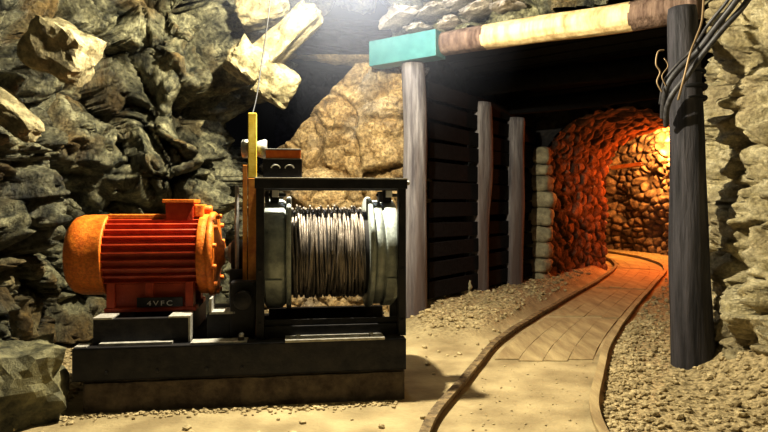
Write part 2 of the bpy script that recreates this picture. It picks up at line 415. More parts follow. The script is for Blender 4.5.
# ------------------------------------------------------------------ portal timbers
def log_mesh(mb, a, b, ra, rb, seed, n=24, segs=40, mi=0, knots=.06, matf=None):
    a = Vector(a); b = Vector(b); ax = (b-a).normalized()
    u = ax.cross(Vector((0,0,1)) if abs(ax.z) < .9 else Vector((1,0,0))).normalized(); w = ax.cross(u)
    rings = []
    for i in range(segs+1):
        t = i/segs; r = ra+(rb-ra)*t
        e = min(t, 1-t)*segs
        if e < 1: r *= .93
        c = a+(b-a)*t+u*noise.noise(Vector((seed,t*2.2,0)))*.05+w*noise.noise(Vector((seed,t*2.2,9)))*.05
        ring = []
        for k in range(n):
            th = 2*math.pi*k/n; q = Vector((math.cos(th)*2.5+seed, math.sin(th)*2.5, t*3))
            rr = r*(1+noise.noise(q)*knots*1.4+noise.noise(Vector((math.cos(th)*7+seed, math.sin(th)*7, t*4)))*knots)
            ring.append(mb.bm.verts.new(c+(u*math.cos(th)+w*math.sin(th))*rr))
        rings.append(ring)
    for i in range(segs):
        for k in range(n):
            f = mb.bm.faces.new((rings[i][k], rings[i][(k+1)%n], rings[i+1][(k+1)%n], rings[i+1][k])); f.smooth = True
            f.material_index = matf((i+.5)/segs, k/n) if matf else mi
    mb.bm.faces.new(rings[0][::-1]).material_index = mi; mb.bm.faces.new(rings[-1]).material_index = mi
    return mb
def post(px0, py0, px1, py1, Y, r0, r1, seed, mname, label, cat='post', group=None, sink=.06):
    """top pixel, bottom pixel, depth"""
    a = P(px1, py1, Y); b = P(px0, py0, Y); a.z -= sink
    o = log_mesh(MB(), Vector((0,0,0)), b-a, r1, r0, seed).build('timber_post', mname)
    o.location = a; return tag(o, label, cat, group)
post(414, 61, 415, 320, 8.1, .150, .160, 1, 'wood_grey', 'weathered grey timber post holding the teal beam, left side of the portal')
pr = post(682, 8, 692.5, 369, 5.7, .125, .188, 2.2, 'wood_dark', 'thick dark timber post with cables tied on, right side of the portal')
post(480, 103, 476, 300, 9.7, .20, .185, 3.1, 'wood_grey', 'dark timber prop inside the tunnel, nearer the left portal post')
post(515, 118, 510, 290, 10.6, .165, .19, 4.7, 'wood_grey', 'slim dark timber prop inside the tunnel next to the stone pillar')
pa = P(436, 45, 7.95); pb = P(700, 2, 6.05)
ax = (pb-pa); beam = MB()
def bm_mat(t, k):
    return 1 if .24 < t+.004*math.sin(k*25) < .79 else 0
log_mesh(beam, Vector((0,0,0)), ax, .145, .155, 5.5, n=48, segs=160, knots=.045, matf=bm_mat)
bo = beam.build('timber_beam', ['log','log_pale']); bo.location = pa
tag(bo, 'round log lintel with a pale debarked middle, lying across the portal', 'beam')
# teal steel channel
ta = P(375, 56, 8.35); tb = P(441, 44.5, 7.8); d = tb-ta; L_ = d.length
t = MB(); t.box(0, L_, -.14, -.125, -.165, .165, .003); t.box(0, L_, -.125, .12, .150, .165, .003); t.box(0, L_, -.125, .12, -.165, -.150, .003)
t.box(L_-.014, L_, -.125, .12, -.15, .15, .002)
to = t.build('steel_channel', 'teal'); to.location = ta
to.rotation_euler = (0, -math.asin(d.z/L_), math.atan2(d.y, d.x))
tag(to, 'teal painted steel channel capping the left end of the portal lintel', 'beam')
# props' cap beams inside the tunnel (dark)
def bar(name, a, b, w, h, m, label, cat, group=None):
    a = Vector(a); b = Vector(b); d = b-a; L = d.length
    mb = MB(); mb.box(0, L, -w/2, w/2, -h/2, h/2, .008)
    o = mb.build(name, m); o.location = a; o.rotation_euler = (0, -math.asin(d.z/L), math.atan2(d.y, d.x))
    return tag(o, label, cat, group)
ca = P(470, 88, 9.75); cb2 = ca+S*3.6; cb2.z = ca.z+.0
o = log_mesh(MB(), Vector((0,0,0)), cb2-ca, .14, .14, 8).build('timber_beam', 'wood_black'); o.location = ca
tag(o, 'dark log crossing the tunnel roof above the first inner prop', 'beam')
ca = P(505, 108, 10.65); cb2 = ca+S*3.4
o = log_mesh(MB(), Vector((0,0,0)), cb2-ca, .13, .13, 9).build('timber_beam', 'wood_black'); o.location = ca
tag(o, 'dark log crossing the tunnel roof just before the stone vault', 'beam')
# dark lagging boards behind the props
wdir = Vector((2.9-.47, 11.6-8.1, 0)); wl_ = wdir.length; wdir.normalize(); wn = Vector((-wdir.y, wdir.x, 0))
for i in range(11):
    z = .35+i*.27
    a = Vector((.60,8.3,z))+wn*(.02+random.uniform(-.015,.015)); b = a+wdir*(wl_-.35); b.z = z+random.uniform(-.05,.05)
    bar('lagging_board', a, b, .035, .22+random.uniform(-.02,.02), 'wood_black', 'black horizontal board behind the left tunnel props', 'board', 'boards lining the left tunnel side')
for i in range(9):
    tt = .5+i*.42
    a = Vector((.45,8.2,3.52))+D*tt; b = a+S*3.5
    bar('roof_board', a, b, .34, .04, 'wood_black', 'black board laid across the tunnel roof', 'board', 'boards over the tunnel roof')
# slabs wedged above the lintel
sl = [(398,18,8.0,.30,.07,'flat pale slab wedged above the teal channel'),(432,12,7.95,.26,.05,'pale rock slab above the joint of channel and log'),
      (452,24,7.75,.16,.05,'small dark slab resting on the dark end of the log'),(478,10,7.6,.24,.06,'grey slab leaning over the log near its pale section'),
      (508,6,7.3,.18,.05,'narrow pale slab above the middle of the log'),(468,-2,7.75,.3,.07,'topmost rock slab above the log'),(420,29,7.95,.13,.045,'thin stone chip lying on the teal channel')]
for i, (px, py, Y, w, h, lb) in enumerate(sl):
    p = P(px, py, Y)
    mb = MB(); R = Matrix.Rotation(-.78+random.uniform(-.3,.3), 3, 'Z') @ Matrix.Rotation(random.uniform(-.28,-.1), 3, 'Y')
    mb.chunk((0,0,0), (w, .22, h), i+2, R, sub=3, rough=.35)
    o = mb.build('stone_slab', 'slab'); o.location = p; tag(o, lb, 'stone')
# stone pillar at the vault mouth
root = empty('stone_pillar', 'narrow dry stone pillar of stacked blocks at the tunnel vault mouth', 'pillar', (2.85,11.45,0))
z = -.05; i = 0
while z < 2.5:
    h = random.uniform(.2,.34)
    mb = MB(); w = .23+random.uniform(-.03,.03)-(.05 if z > 2 else 0)
    mb.chunk((random.uniform(-.03,.03)+z*.03, random.uniform(-.03,.03), z+h/2), (w*1.15, .25, h*.60), 20+i, Matrix.Rotation(-.5+random.uniform(-.2,.2), 3, 'Z'), sub=3, rough=.14)
    mb.build('block', 'stone', root, True); z += h; i += 1

# ------------------------------------------------------------------ track
def rail(Cv, label, mm='rail'):
    mb = MB(); prof = [(-.05,0),(.05,0),(.05,.014),(.014,.025),(.014,.065),(.032,.075),(.032,.105),(-.032,.105),(-.032,.075),(-.014,.065),(-.014,.025),(-.05,.014)]
    rings = []
    for i, p in enumerate(Cv):
        d = (Cv[min(i+1,len(Cv)-1)]-Cv[max(i-1,0)]).normalized(); n = Vector((d.y,-d.x,0))
        rings.append([mb.bm.verts.new(p+n*(a*1.05+noise.noise(p*1.5)*.012)+Vector((0,0,b*.95-.03+noise.noise(p*2)*.004))) for a,b in prof])
    for a, b in zip(rings, rings[1:]):
        for k in range(len(prof)): mb.bm.faces.new((a[k], a[(k+1)%12], b[(k+1)%12], b[k]))
    mb.bm.faces.new(rings[0]); mb.bm.faces.new(rings[-1][::-1])
    return tag(mb.build('rail', mm), label, 'rail')
rail(LC, 'left rusty rail of the curving mine track, nearer the winch')
rail(RC, 'right dusty rail of the curving mine track, edging the gravel', 'board')
# boards between the rails
def strip(s0, s1, f0, f1, seed, lab):
    mb = MB(); top = []; bot = []
    n = 16; N_ = len(LC)-1
    for i in range(n+1):
        s = (s0+(s1-s0)*i/n)*N_; j = min(int(s), N_-1); t = s-j
        l = LC[j].lerp(LC[j+1], t); r = RC[j].lerp(RC[j+1], t)
        zt = .010+noise.noise(Vector((seed, s*.3, 0)))*.008
        a = l.lerp(r, f0); b = l.lerp(r, f1)
        top.append([mb.bm.verts.new((a.x,a.y,zt)), mb.bm.verts.new((b.x,b.y,zt+noise.noise(Vector((seed,s,5)))*.004))])
        bot.append([mb.bm.verts.new((a.x,a.y,-.03)), mb.bm.verts.new((b.x,b.y,-.03))])
    for i in range(n):
        mb.bm.faces.new((top[i][0],top[i][1],top[i+1][1],top[i+1][0])); mb.bm.faces.new((bot[i][0],bot[i+1][0],bot[i+1][1],bot[i][1]))
        mb.bm.faces.new((top[i][0],top[i+1][0],bot[i+1][0],bot[i][0])); mb.bm.faces.new((top[i][1],bot[i][1],bot[i+1][1],top[i+1][1]))
    mb.bm.faces.new((top[0][0],bot[0][0],bot[0][1],top[0][1])); mb.bm.faces.new((top[n][0],top[n][1],bot[n][1],bot[n][0]))
    o = mb.build('walkway_board', 'board'); return tag(o, lab, 'board', lab)
secs = [(.235,.36,'nearest walkway boards'),(.363,.47,'middle walkway boards'),(.473,.60,'walkway boards inside the vault'),(.603,.74,'farthest walkway boards')]
for si, (a, b, gname) in enumerate(secs):
    for k in range(4):
        f0 = .09+k*.205; f1 = f0+.201
        lab = ['dusty plank between the rails at the portal, nearest row', 'dusty plank between the rails beside the inner props', 'orange lit plank between the rails inside the stone vault', 'orange lit plank between the rails at the far bend'][si]
        o = strip(a+random.uniform(0,.008), b-random.uniform(0,.004), f0, f1, si*5+k, lab); o['group'] = gname

# gravel (uncountable)
gm = MB()
base = bmesh.new(); bmesh.ops.create_icosphere(base, subdivisions=1, radius=1)
bv = [v.co.copy() for v in base.verts]; bf = [[v.index for v in f.verts] for f in base.faces]; base.free()
gv = []; gf = []
def pebble(x, y, r, sink=.2):
    h, _ = fh(x, y); o = len(gv); sx = r*random.uniform(.8,1.5); sy = r*random.uniform(.8,1.4); sz = r*random.uniform(.5,.9)
    R = Matrix.Rotation(random.uniform(0,6.3), 3, 'Z') @ Matrix.Rotation(random.uniform(-.5,.5), 3, 'X')
    for v in bv:
        q = R @ Vector((v.x*sx*random.uniform(.8,1.2), v.y*sy*random.uniform(.8,1.2), v.z*sz)); gv.append((x+q.x, y+q.y, h+sz*(1-sink*2)+q.z))
    for f in bf: gf.append([o+k for k in f])
n = 0
while n < 5200:
    y = 3.6+random.random()**1.6*9; x = random.uniform(-3.2, 3.5+max(0,y-6)*.6)
    h, z = fh(x, y)
    inner = xat(LC,y)-.1 < x < xat(RC,y)+.1
    if inner: continue
    if -2.35 < x < .3 and 4.3+.145*(x+2.2) < y < 6.0: continue
    if z < .5 and random.random() < .93: continue
    pebble(x, y, random.choice([.010,.014,.018,.024])*(1+.3*(random.random() < .1))*(1.0+.03*y)); n += 1
for _ in range(420):      # crumbs at the foot of the plinth and along the rails
    x = random.uniform(-2.9, .1); y = 4.38+.145*(x+2.2)-abs(random.gauss(0,.06)); pebble(x, y, random.choice([.008,.012,.016]))
for _ in range(900):
    y = random.uniform(3.7,8); x = xat(RC,y)+.07+abs(random.gauss(0,.16)); pebble(x, y, random.choice([.010,.014,.02]))
for _ in range(160):
    y = random.uniform(3.9,7.5); x = random.uniform(xat(LC,y)+.1, xat(RC,y)-.1); pebble(x, y, random.choice([.004,.006,.009]))
me = bpy.data.meshes.new('gravel'); me.from_pydata(gv, [], gf); me.update()
tag(link('gravel', me, 'gravel'), 'loose ochre gravel strewn beside the rails and along the walls', 'gravel', kind='stuff')

# larger stones
def rock(px, py, Y, size, seed, label, m='stone', sub=4, rough=.35, zoff=0):
    p = P(px, py, Y); h, _ = fh(p.x, p.y)
    mb = MB(); mb.chunk((0,0,0), size, seed, sub=sub, rough=rough)
    o = mb.build('rock', m); o.location = (p.x, p.y, h+size[2]*.62+zoff); return tag(o, label, 'rock')
rock(12, 420, 4.35, (.42,.36,.36), 5, 'large mossy yellow boulder on the floor in the bottom left corner', 'boulder', rough=.3)
rock(464, 292, 9.3, (.12,.1,.13), 6, 'pale stone leaning at the foot of the first inner prop')
rock(752, 330, 5.6, (.20,.3,.30), 8, 'pale boulder against the right rock wall beside the thick post', 'rock_r')
rock(432, 305, 8.9, (.10,.1,.07), 9, 'small stone on the gravel bank just behind the left portal post')
rock(735, 262, 6.5, (.14,.2,.22), 11, 'grey rough block in the gap between thick post and right wall')

M['pale_block'] = mat('pale_block', (.13,.11,.05), .75, grain=.5, gscale=18, bdist=.05, col2=(.48,.42,.25), scale=6, bump=.9, bscale=12)
for i, (px, py, Y, sz, ax_, lb) in enumerate([
    (288,36,7.0,(.50,.25,.17),(.0,-.75,0),'long pale slab of rock jutting diagonally from the left wall, top right of it'),
    (262,8,7.1,(.34,.28,.22),(.1,-.3,0),'pale block in the rock wall above the diagonal slab'),
    (276,84,6.9,(.26,.25,.24),(.3,.5,.2),'pale angular block of the left wall below the diagonal slab'),
    (247,62,6.8,(.24,.22,.22),(0,.6,.4),'grey-yellow block beside the thin hanging cable'),
    (62,50,5.3,(.30,.22,.26),(.2,.5,0),'yellow lit lump of rock high on the left wall'),
    (10,112,5.15,(.32,.16,.12),(.2,.75,0),'pale diagonal slab of rock at the left edge of the picture')]):
    from mathutils import Euler
    mb = MB(); mb.chunk((0,0,0), sz, 31+i*2, Euler(ax_).to_matrix(), sub=4, rough=.24)
    o = mb.build('rock_block', 'pale_block'); o.location = P(px, py, Y); tag(o, lb, 'rock')

# ------------------------------------------------------------------ winch assembly, local frame u,v,z
O = Vector((-2.19,4.43,0)); ANG = math.atan2(.34,2.35); ca_, sa_ = math.cos(ANG), math.sin(ANG)
def U(px, v):
    """u of the point on plane v seen at pixel column px"""
    k = (px-384)/F
    # x = Ox+u*c-v*s ; y = Oy+u*s+v*c ; x = k*y
    return (k*(O.y+v*ca_)-O.x+v*sa_)/(ca_-k*sa_)
def Z(px, py, v):
    u = U(px, v); y = O.y+u*sa_+v*ca_; return CH-(py-HZ)/F*y
def W(px, py, v): return Vector((U(px, v), v, Z(px, py, v)))
UR = U(405, 0)
# plinth
pl = bmesh.new()
def plinth():
    nu_, nz_, nd_ = 120, 14, 50
    mb = MB()
    r = bmesh.ops.create_cube(mb.bm, size=1)
    bmesh.ops.scale(mb.bm, vec=(UR-.03, 1.4, .27), verts=r['verts']); bmesh.ops.translate(mb.bm, vec=((UR+.03)/2, .70, .105), verts=r['verts'])
    bmesh.ops.bevel(mb.bm, geom=mb.bm.edges[:], offset=.02, segments=2, affect='EDGES')
    bmesh.ops.subdivide_edges(mb.bm, edges=[e for e in mb.bm.edges if e.calc_length() > .2], cuts=40, use_grid_fill=True)
    for v in mb.bm.verts:
        q = v.co; n = noise.noise(q*5)*.018+noise.noise(q*16)*.010
        if q.y < .05: v.co.y += n
        if q.z > .2: v.co.z -= abs(n)*.5
    return mb
pl.free()
po = plinth().build('concrete_plinth', 'concrete'); po.location = O; po.rotation_euler = (0,0,ANG)
tag(po, 'long rough concrete plinth under the winch frame', 'plinth')
ZP = .24
wn_ = empty('cable_winch', 'dark steel mine winch with a wire rope drum in a square frame', 'winch', O, ANG)
fr = MB(); ZT = .475; u0 = U(72, -.02)
def channel(mb, ua, ub, v0, v1, z0, z1, t=.014, lip=.09, face=-1):
    mb.box(ua, ub, v0 if face < 0 else v1-t, v0+t if face < 0 else v1, z0, z1, .003)
    mb.box(ua, ub, v0, v1, z1-t, z1, .003); mb.box(ua, ub, v0, v1, z0, z0+t, .003)
channel(fr, u0, UR+.005, -.02, .10, ZP, ZT); channel(fr, u0, UR+.005, 1.15, 1.27, ZP, ZT, face=1)
for u in (u0+.01, .95, 1.35, UR-.12): fr.box(u, u+.11, .0, 1.2, ZP+.01, ZT-.01, .005)
for u in (.2,.55,.9,1.15): fr.cyl((u,-.022,.30), (u,-.034,.30), .014, 6, .001)
fr.build('base_frame', 'steel_dark', wn_)
ed = MB()   # ledge pieces on the base, pale colour stands in for light on them
ed.box(U(285,-.03), U(385,-.03), -.035, .16, ZT, ZT+.02, .004)
ed.build('deck_plate', 'edge', wn_); ed = MB(); ed.box(U(190,.0), U(247,.0), .0, .13, ZT-.001, ZT+.016, .004)
ed.build('deck_plate', 'edge', wn_)
ed = MB(); ed.box(U(72,-.02)+.0, U(85,-.02), .01, .14, ZT-.001, ZT+.008, .003)
ed.build('deck_plate', 'edge', wn_)
for px in (298, 371):
    b = MB(); c = W(px, 333, .03); b.cyl((c.x,.03,ZT+.02), (c.x,.03,ZT+.045), .017, 6, .002); b.build('bolt', 'edge', wn_)
# motor pedestal
mp_ = MB(); ZM = Z(100, 319, .12)
ua, ub = U(93,.1), U(189,.1)
mp_.box(ua, ub, .10, .16, ZT, ZM, .004); mp_.box(ua, ub, .95, 1.01, ZT, ZM, .004)
mp_.box(ua, ua+.09, .12, .98, ZT+.02, ZM-.003, .004); mp_.box(ub-.09, ub, .12, .98, ZT+.02, ZM-.003, .004)
mp_.build('motor_pedestal', 'steel_dark', wn_)
mt = MB()
mt.box(ua, U(112,.08), .085, .30, ZM-.001, ZM+.014, .003); mt.box(U(168,.08), ub, .085, .30, ZM-.001, ZM+.014, .003)
mt.box(ub-.004, ub+.012, .085, .20, ZT+.004, ZM+.014, .003)
mt.box(U(98,.03), U(172,.03), .04, .11, ZT, ZT+.02, .003)
mt.build('pedestal_edge', 'edge', wn_)  # lit step edges of the pedestal, brightness put into the colour
# portal frame of winch
uf0, uf1 = U(256,.1), U(406,.1); zt = Z(330, 178.5, .1)
uw = U(264,.1)-uf0
for nm, (a, b) in (('upright', (uf0, uf0+uw)), ('upright', (uf1-uw, uf1))):
    m_ = MB(); m_.box(a, b, .10, .17, ZT, zt-.02, .004)
    m_.box(a-.0, b, .10, .20, ZT, ZT+.02, .003)
    for zz_ in (.6,1.0,1.5): m_.cyl(((a+b)/2,.101,zz_), ((a+b)/2,.088,zz_), .012, 6, .001)
    m_.build(nm, 'steel_dark', wn_)
m_ = MB(); m_.box(uf0-.01, uf1+.01, .09, .17, zt-.078, zt-.006, .004); m_.build('crossbar', 'steel_dark', wn_)
m_ = MB(); m_.box(uf0-.005, uf1+.005, .345, .46, zt-.085, zt-.02, .004)  # unseen bar added to shade the top of the rope
m_.box(uf0-.005, uf0+.055, .165, .35, zt-.075, zt-.025, .004); m_.box(uf1-.055, uf1+.005, .165, .35, zt-.075, zt-.025, .004); m_.build('rope_shade_bar', 'steel_dark', wn_)
m_ = MB(); m_.box(uf0-.01, uf1+.01, .088, .165, zt-.006, zt+.006, .002); m_.build('top_plate', 'edge', wn_)  # bright top line of the crossbar, lightness put into the colour
m_ = MB(); m_.cyl((uf1+.01,.14,zt-.03), (uf1+.035,.14,zt-.03), .018, 8, .003); m_.build('bolt', 'grey_metal', wn_)
# drum
VA = .58; ZA = Z(330, 252, VA); 
def ulen(px): return U(px, VA-.30)
RF = .452
ul0, ul1, ul2 = ulen(262), ulen(286), ulen(290)
ur0, ur1, ur2 = ulen(369), ulen(373), ulen(398)
m_ = MB(); m_.lathe([(0,0),(0,.06),(0,.40),(.012,RF-.03),(.02,RF-.012),(ul1-ul0-.02,RF-.012),(ul1-ul0,RF-.03),(ul1-ul0,0)], (ul0,VA,ZA), (1,0,0), 72)
m_.build('brake_drum', 'steel_green', wn_)
m_ = MB(); m_.lathe([(0,0),(0,RF+.01),(.01,RF+.018),(ul2-ul1,RF+.018),(ul2-ul1+.008,RF+.01),(ul2-ul1+.008,0)], (ul1+.002,VA,ZA), (1,0,0), 72)
m_.build('flange', 'steel_green', wn_)
m_ = MB(); m_.lathe([(0,0),(0,RF+.01),(.01,RF+.018),(ur1-ur0,RF+.018),(ur1-ur0+.008,RF+.01),(ur1-ur0+.008,0)], (ur0,VA,ZA), (1,0,0), 72)
m_.build('flange', 'steel_green', wn_)
m_ = MB(); L0 = ur2-ur1
m_.lathe([(0,0),(0,RF-.03),(.012,RF-.012),(.07,RF-.012),(.075,RF-.03),(.09,RF-.03),(.095,RF-.01),(L0-.02,RF-.01),(L0-.005,RF-.03),(L0,.40),(L0,0)], (ur1+.01,VA,ZA), (1,0,0), 72)
m_.build('brake_drum', 'steel_green', wn_)
m_ = MB(); m_.cyl((U(240,VA),VA,ZA), (uf1-.02,VA,ZA), .05, 20); m_.build('axle', 'grey_metal', wn_)
# wire rope: layered windings
m_ = MB(); RC_ = .375; m_.lathe([(0,RC_-.02),(ur0-ul2,RC_-.02)], (ul2,VA,ZA), (1,0,0), 60); m_.build('rope_core', 'rope_dark', wn_)
m_ = MB(); rr = .0105; ncoil = int((ur0-ul2-.02)/(rr*2.25)); pts = []; nseg = 44
for i in range(ncoil*nseg+1):
    th = 2*math.pi*i/nseg; c = i/nseg
    wob = noise.noise(Vector((c*.9, math.cos(th)*1.3, math.sin(th)*1.3)))*.016+noise.noise(Vector((c*.25,0,3)))*.02
    r = RC_-.006+noise.noise(Vector((math.floor(c)*7.3,0,1)))*.022
    pts.append((ul2+.012+rr*2.25*c+wob, VA+r*math.cos(th), ZA+r*math.sin(th)))
m_.tube(pts, rr, 6); m_.build('wire_rope', 'rope', wn_)
m_ = MB(); random.seed(3)       # crossing strands of the slack top layer
for i in range(26):
    x = random.uniform(ul2+.03, ur0-.04); sl_ = random.uniform(-.06,.06); a0 = random.uniform(1.2,2.4); pts = []
    r = RC_+.012+random.random()*.01
    for k in range(22):
        th = a0+1.9*k/21
        pts.append((min(max(x+sl_*k/21, ul2+.015), ur0-.015), VA+r*math.cos(th), ZA+r*math.sin(th)))
    m_.tube(pts, .009, 6)
m_.build('loose_strands', 'rope', wn_)
# brake bands and clamps
for (a, b) in ((ul0+.03, ul1-.03), (ur1+.10, ur2-.03)):
    m_ = MB(); n = 50
    pts = []
    rings = []
    for k in range(n+1):
        th = math.radians(62)+math.radians(236)*k/n
        cc = []
        for (du, dr) in ((a,.0),(b,.0),(b,.012),(a,.012)):
            r = RF-.006+dr; cc.append(m_.bm.verts.new((du, VA+r*math.sin(th-.9), ZA+r*math.cos(th-.9))))
        rings.append(cc)
    for p_, q_ in zip(rings, rings[1:]):
        for k in range(4): m_.bm.faces.new((p_[k], p_[(k+1)%4], q_[(k+1)%4], q_[k]))
    m_.bm.faces.new(rings[0]); m_.bm.faces.new(rings[-1][::-1])
    m_.build('brake_band', 'steel_green', wn_)
    m_ = MB(); mid = (a+b)/2
    m_.box(mid-.035, mid+.035, VA-.17, VA-.10, ZA+RF-.03, ZA+RF+.09, .006)
    m_.box(mid-.075, mid-.045, VA-.22, VA-.08, ZA+RF-.03, ZA+RF+.06, .006)
    m_.cyl((mid-.09,VA-.14,ZA+RF+.03), (mid+.09,VA-.14,ZA+RF+.03), .014, 8)
    m_.build('band_clamp', 'steel_dark', wn_)
    m_ = MB(); m_.box(mid-.02, mid+.035, VA-.215, VA-.175, ZA+RF+.01, ZA+RF+.085, .006); m_.build('clamp_lug', 'white', wn_)
# bearing pedestals
for (a, b) in ((U(232,VA), U(255,VA)), (ur2+.005, ur2+.05)):
    m_ = MB(); m_.box(a, b, VA-.20, VA+.20, ZT-.02, ZA-.12, .01); m_.box(a, b, VA-.11, VA+.11, ZA-.12, ZA+.02, .02)
    m_.lathe([(0,0),(0,.10),(.01,.11),(b-a-.01,.11),(b-a,.10),(b-a,0)], (a,VA,ZA), (1,0,0), 28)
    m_.build('bearing_block', 'steel_dark', wn_)
# lower front cross channels under the drum
m_ = MB(); m_.box(uf0+uw, uf1-uw, .98, 1.06, ZT-.01, Z(330,307,1.0), .005); m_.build('cross_channel', 'steel_dark', wn_)
m_ = MB(); m_.box(uf0+uw, uf1-uw, .14, .22, ZT, ZT+.09, .005); m_.box(uf0+uw, uf1-uw, .17, .19, ZT+.085, ZT+.135, .003)
m_.build('cross_channel', 'steel_dark', wn_)
# angle bracket between motor and drum
m_ = MB(); a = W(210, 312, .25); b = W(236, 312, .25)
m_.box(a.x, b.x, .20, .42, a.z-.012, a.z+.008, .002); m_.box(a.x, a.x+.018, .20, .42, a.z, a.z+.11, .002)
m_.build('angle_bracket', 'edge', wn_)
m_ = MB(); m_.box(a.x-.02, b.x+.03, .22, .75, ZT, a.z-.012, .006); m_.box(U(230,.2), U(256,.2), .2, .5, ZT, Z(240,282,.2), .02)
m_.cyl((U(243,.16),.2,Z(243,300,.16)), (U(243,.16),.12,Z(243,300,.16)), .07, 20)
m_.box(U(238,.04), U(244,.04), .02, .07, ZT, ZT+.05, .006)
m_.build('gear_housing', 'steel_dark', wn_)
m_ = MB(); c = W(241.5, 333, .02); m_.lathe([(0,0),(0,.018),(.02,.02),(.03,.012),(.034,0)], (c.x,.02,ZT+.045), (0,0,1), 12); m_.build('grease_knob', 'grey_metal', wn_)
# thin upright pipe by the coupling
m_ = MB(); c = W(237, 186, .42); c2 = W(237, 300, .42); m_.cyl(c2, c, .017, 12); m_.build('thin_pipe', 'grey_metal', wn_)

# ------------------------------------------------------------------ motor
ZC = ZA
mo = empty('electric_motor', 'ribbed orange and red electric motor on the left end of the winch frame', 'motor', O+Vector((ca_*.8, sa_*.8, 0)) , ANG)
OF = Vector((.8,0,0))
def mpart(mb, name, m, parent=mo, smooth=False):
    bmesh.ops.translate(mb.bm, vec=-OF, verts=mb.bm.verts[:]); return mb.build(name, m, parent, smooth)
VM = VA
def um(px): return U(px, VM-.22)
x0, x1, x2, x3 = um(62), um(102), um(197), um(214)
R1 = .322
L1 = x1-x0
cv = MB(); cv.lathe([(0,0),(0,.12),(.004,.20),(.02,R1-.055),(.05,R1-.02),(.10,R1-.004),(.16,R1),(L1-.012,R1),(L1,R1+.006),(L1+.012,R1+.004),(L1+.012,R1-.02),(L1+.012,0)], (x0,VM,ZC), (1,0,0), 64)
mpart(cv, 'fan_cover', 'orange')
g = MB()
for k in range(5):
    r = .04+k*.035; g.tube([(x0-.004, VM+r*math.cos(2*math.pi*i/30), ZC+r*math.sin(2*math.pi*i/30)) for i in range(30)], .005, 5, closed=True)
mpart(g, 'air_grille', 'steel_dark')
# finned housing
fb = MB(); nf = 30; prof = []
for k in range(nf):
    a = 2*math.pi*k/nf; w = 2*math.pi/nf
    prof += [(a-w*.42,.268),(a-w*.14,.272),(a-w*.09,.310),(a+w*.09,.310),(a+w*.14,.272)]
rings = []
for u in (x1-.005, x1+.01, x2-.01, x2+.005):
    rings.append([fb.bm.verts.new((u, VM+r*math.sin(a), ZC+r*math.cos(a))) for a, r in prof])
for a_, b_ in zip(rings, rings[1:]):
    for k in range(len(prof)): fb.bm.faces.new((a_[k], a_[(k+1)%len(prof)], b_[(k+1)%len(prof)], b_[k]))
fb.bm.faces.new(rings[0][::-1]); fb.bm.faces.new(rings[-1])
mpart(fb, 'finned_housing', 'red')
tp = MB(); tp.box(x1+.01, um(165), VM-.10, VM+.10, ZC+.285, ZC+.325, .008); mpart(tp, 'top_pad', 'orange')
eb = MB(); L3 = x3-x2
eb.lathe([(0,0),(0,.315),(.01,.325),(.05,.328),(L3*.55,.328),(L3*.6,.33),(L3*.62,.345),(L3*.85,.345),(L3,.33),(L3+.002,.22),(L3+.03,.12),(L3+.06,.09),(L3+.065,0)], (x2,VM,ZC), (1,0,0), 64)
mpart(eb, 'end_bell', 'orange')
for k in range(12):
    a = 2*math.pi*(k+.5)/12
    b = MB(); y_ = VM+.315*math.sin(a); z_ = ZC+.315*math.cos(a); b.cyl((x3-.02,y_,z_), (x3+.028,y_,z_), .02, 6, .003); mpart(b, 'bolt', 'orange')
sh = MB(); sh.cyl((x3,VM,ZC), (U(243,VM),VM,ZC), .045, 20); mpart(sh, 'shaft', 'grey_metal')
cp = MB(); cu = U(229,VM); cp.lathe([(0,0),(0,.07),(.01,.085),(.05,.085),(.055,.06),(.075,.06),(.08,.085),(.11,.085),(.12,.07),(.12,0)], (cu,VM,ZC), (1,0,0), 28); mpart(cp, 'coupling', 'grey_metal')
# terminal box
bx0, bx1 = U(164,VM-.15), U(193,VM-.15); zb = ZC+.27; ztb = Z(180, 203, VM-.15)
tb_ = MB(); tb_.box(bx0+.01, bx1, VM-.15, VM+.15, zb, ztb, .008); tbo = mpart(tb_, 'terminal_box', 'red')
ld = MB(); ld.box(bx0-.012, bx1+.012, VM-.165, VM+.165, ztb, ztb+.03, .006); lo = mpart(ld, 'box_lid', 'orange', tbo)
gl = MB(); gl.box(bx1, U(203,VM-.12), VM-.12, VM+.12, zb+.03, ztb-.01, .015); gl.cyl((bx1+.05,VM-.0,zb+.09), (bx1+.13,VM,zb+.09), .035, 16); mpart(gl, 'box_lit_side', 'orange', tbo)  # lit right face of the box, made as a brighter orange block
for s in (-1,1):
    ft = MB(); ft.box(um(106), um(197), VM+s*.20-.07, VM+s*.20+.07, ZM+.012, ZM+.045, .006)
    ft.box(um(110), um(192), VM+s*.19-.03, VM+s*.19+.03, ZM+.04, ZC-.215, .004)
    for px in (112,150,190):
        ft.box(um(px)-.03, um(px)+.03, VM+s*.20-.06, VM+s*.20+.06, ZM+.04, ZC-.20, .004)
    mpart(ft, 'foot', 'red')
np_ = MB(); pu0, pu1 = U(137,VM-.275), U(183,VM-.275); zn = Z(160,303,VM-.275)
np_.box(pu0, pu1, VM-.285, VM-.27, zn-.03, zn+.045, .004); npo = mpart(np_, 'name_plate', 'steel_dark')
tc = bpy.data.curves.new('lettering', 'FONT'); tc.body = '4VFC'; tc.size = .055; tc.extrude = .002; tc.align_x = 'CENTER'; tc.space_character = 1.35
to_ = bpy.data.objects.new('tmp', tc); COL.objects.link(to_); bpy.context.view_layer.update()
dg = bpy.context.evaluated_depsgraph_get(); tme = bpy.data.meshes.new_from_object(to_.evaluated_get(dg)); bpy.data.objects.remove(to_)
tme.transform(Matrix.Translation(((pu0+pu1)/2-OF.x, VM-.288, zn-.018)) @ Matrix.Rotation(math.pi/2, 4, 'X') @ Matrix.Scale(1.25, 4, (1,0,0)))
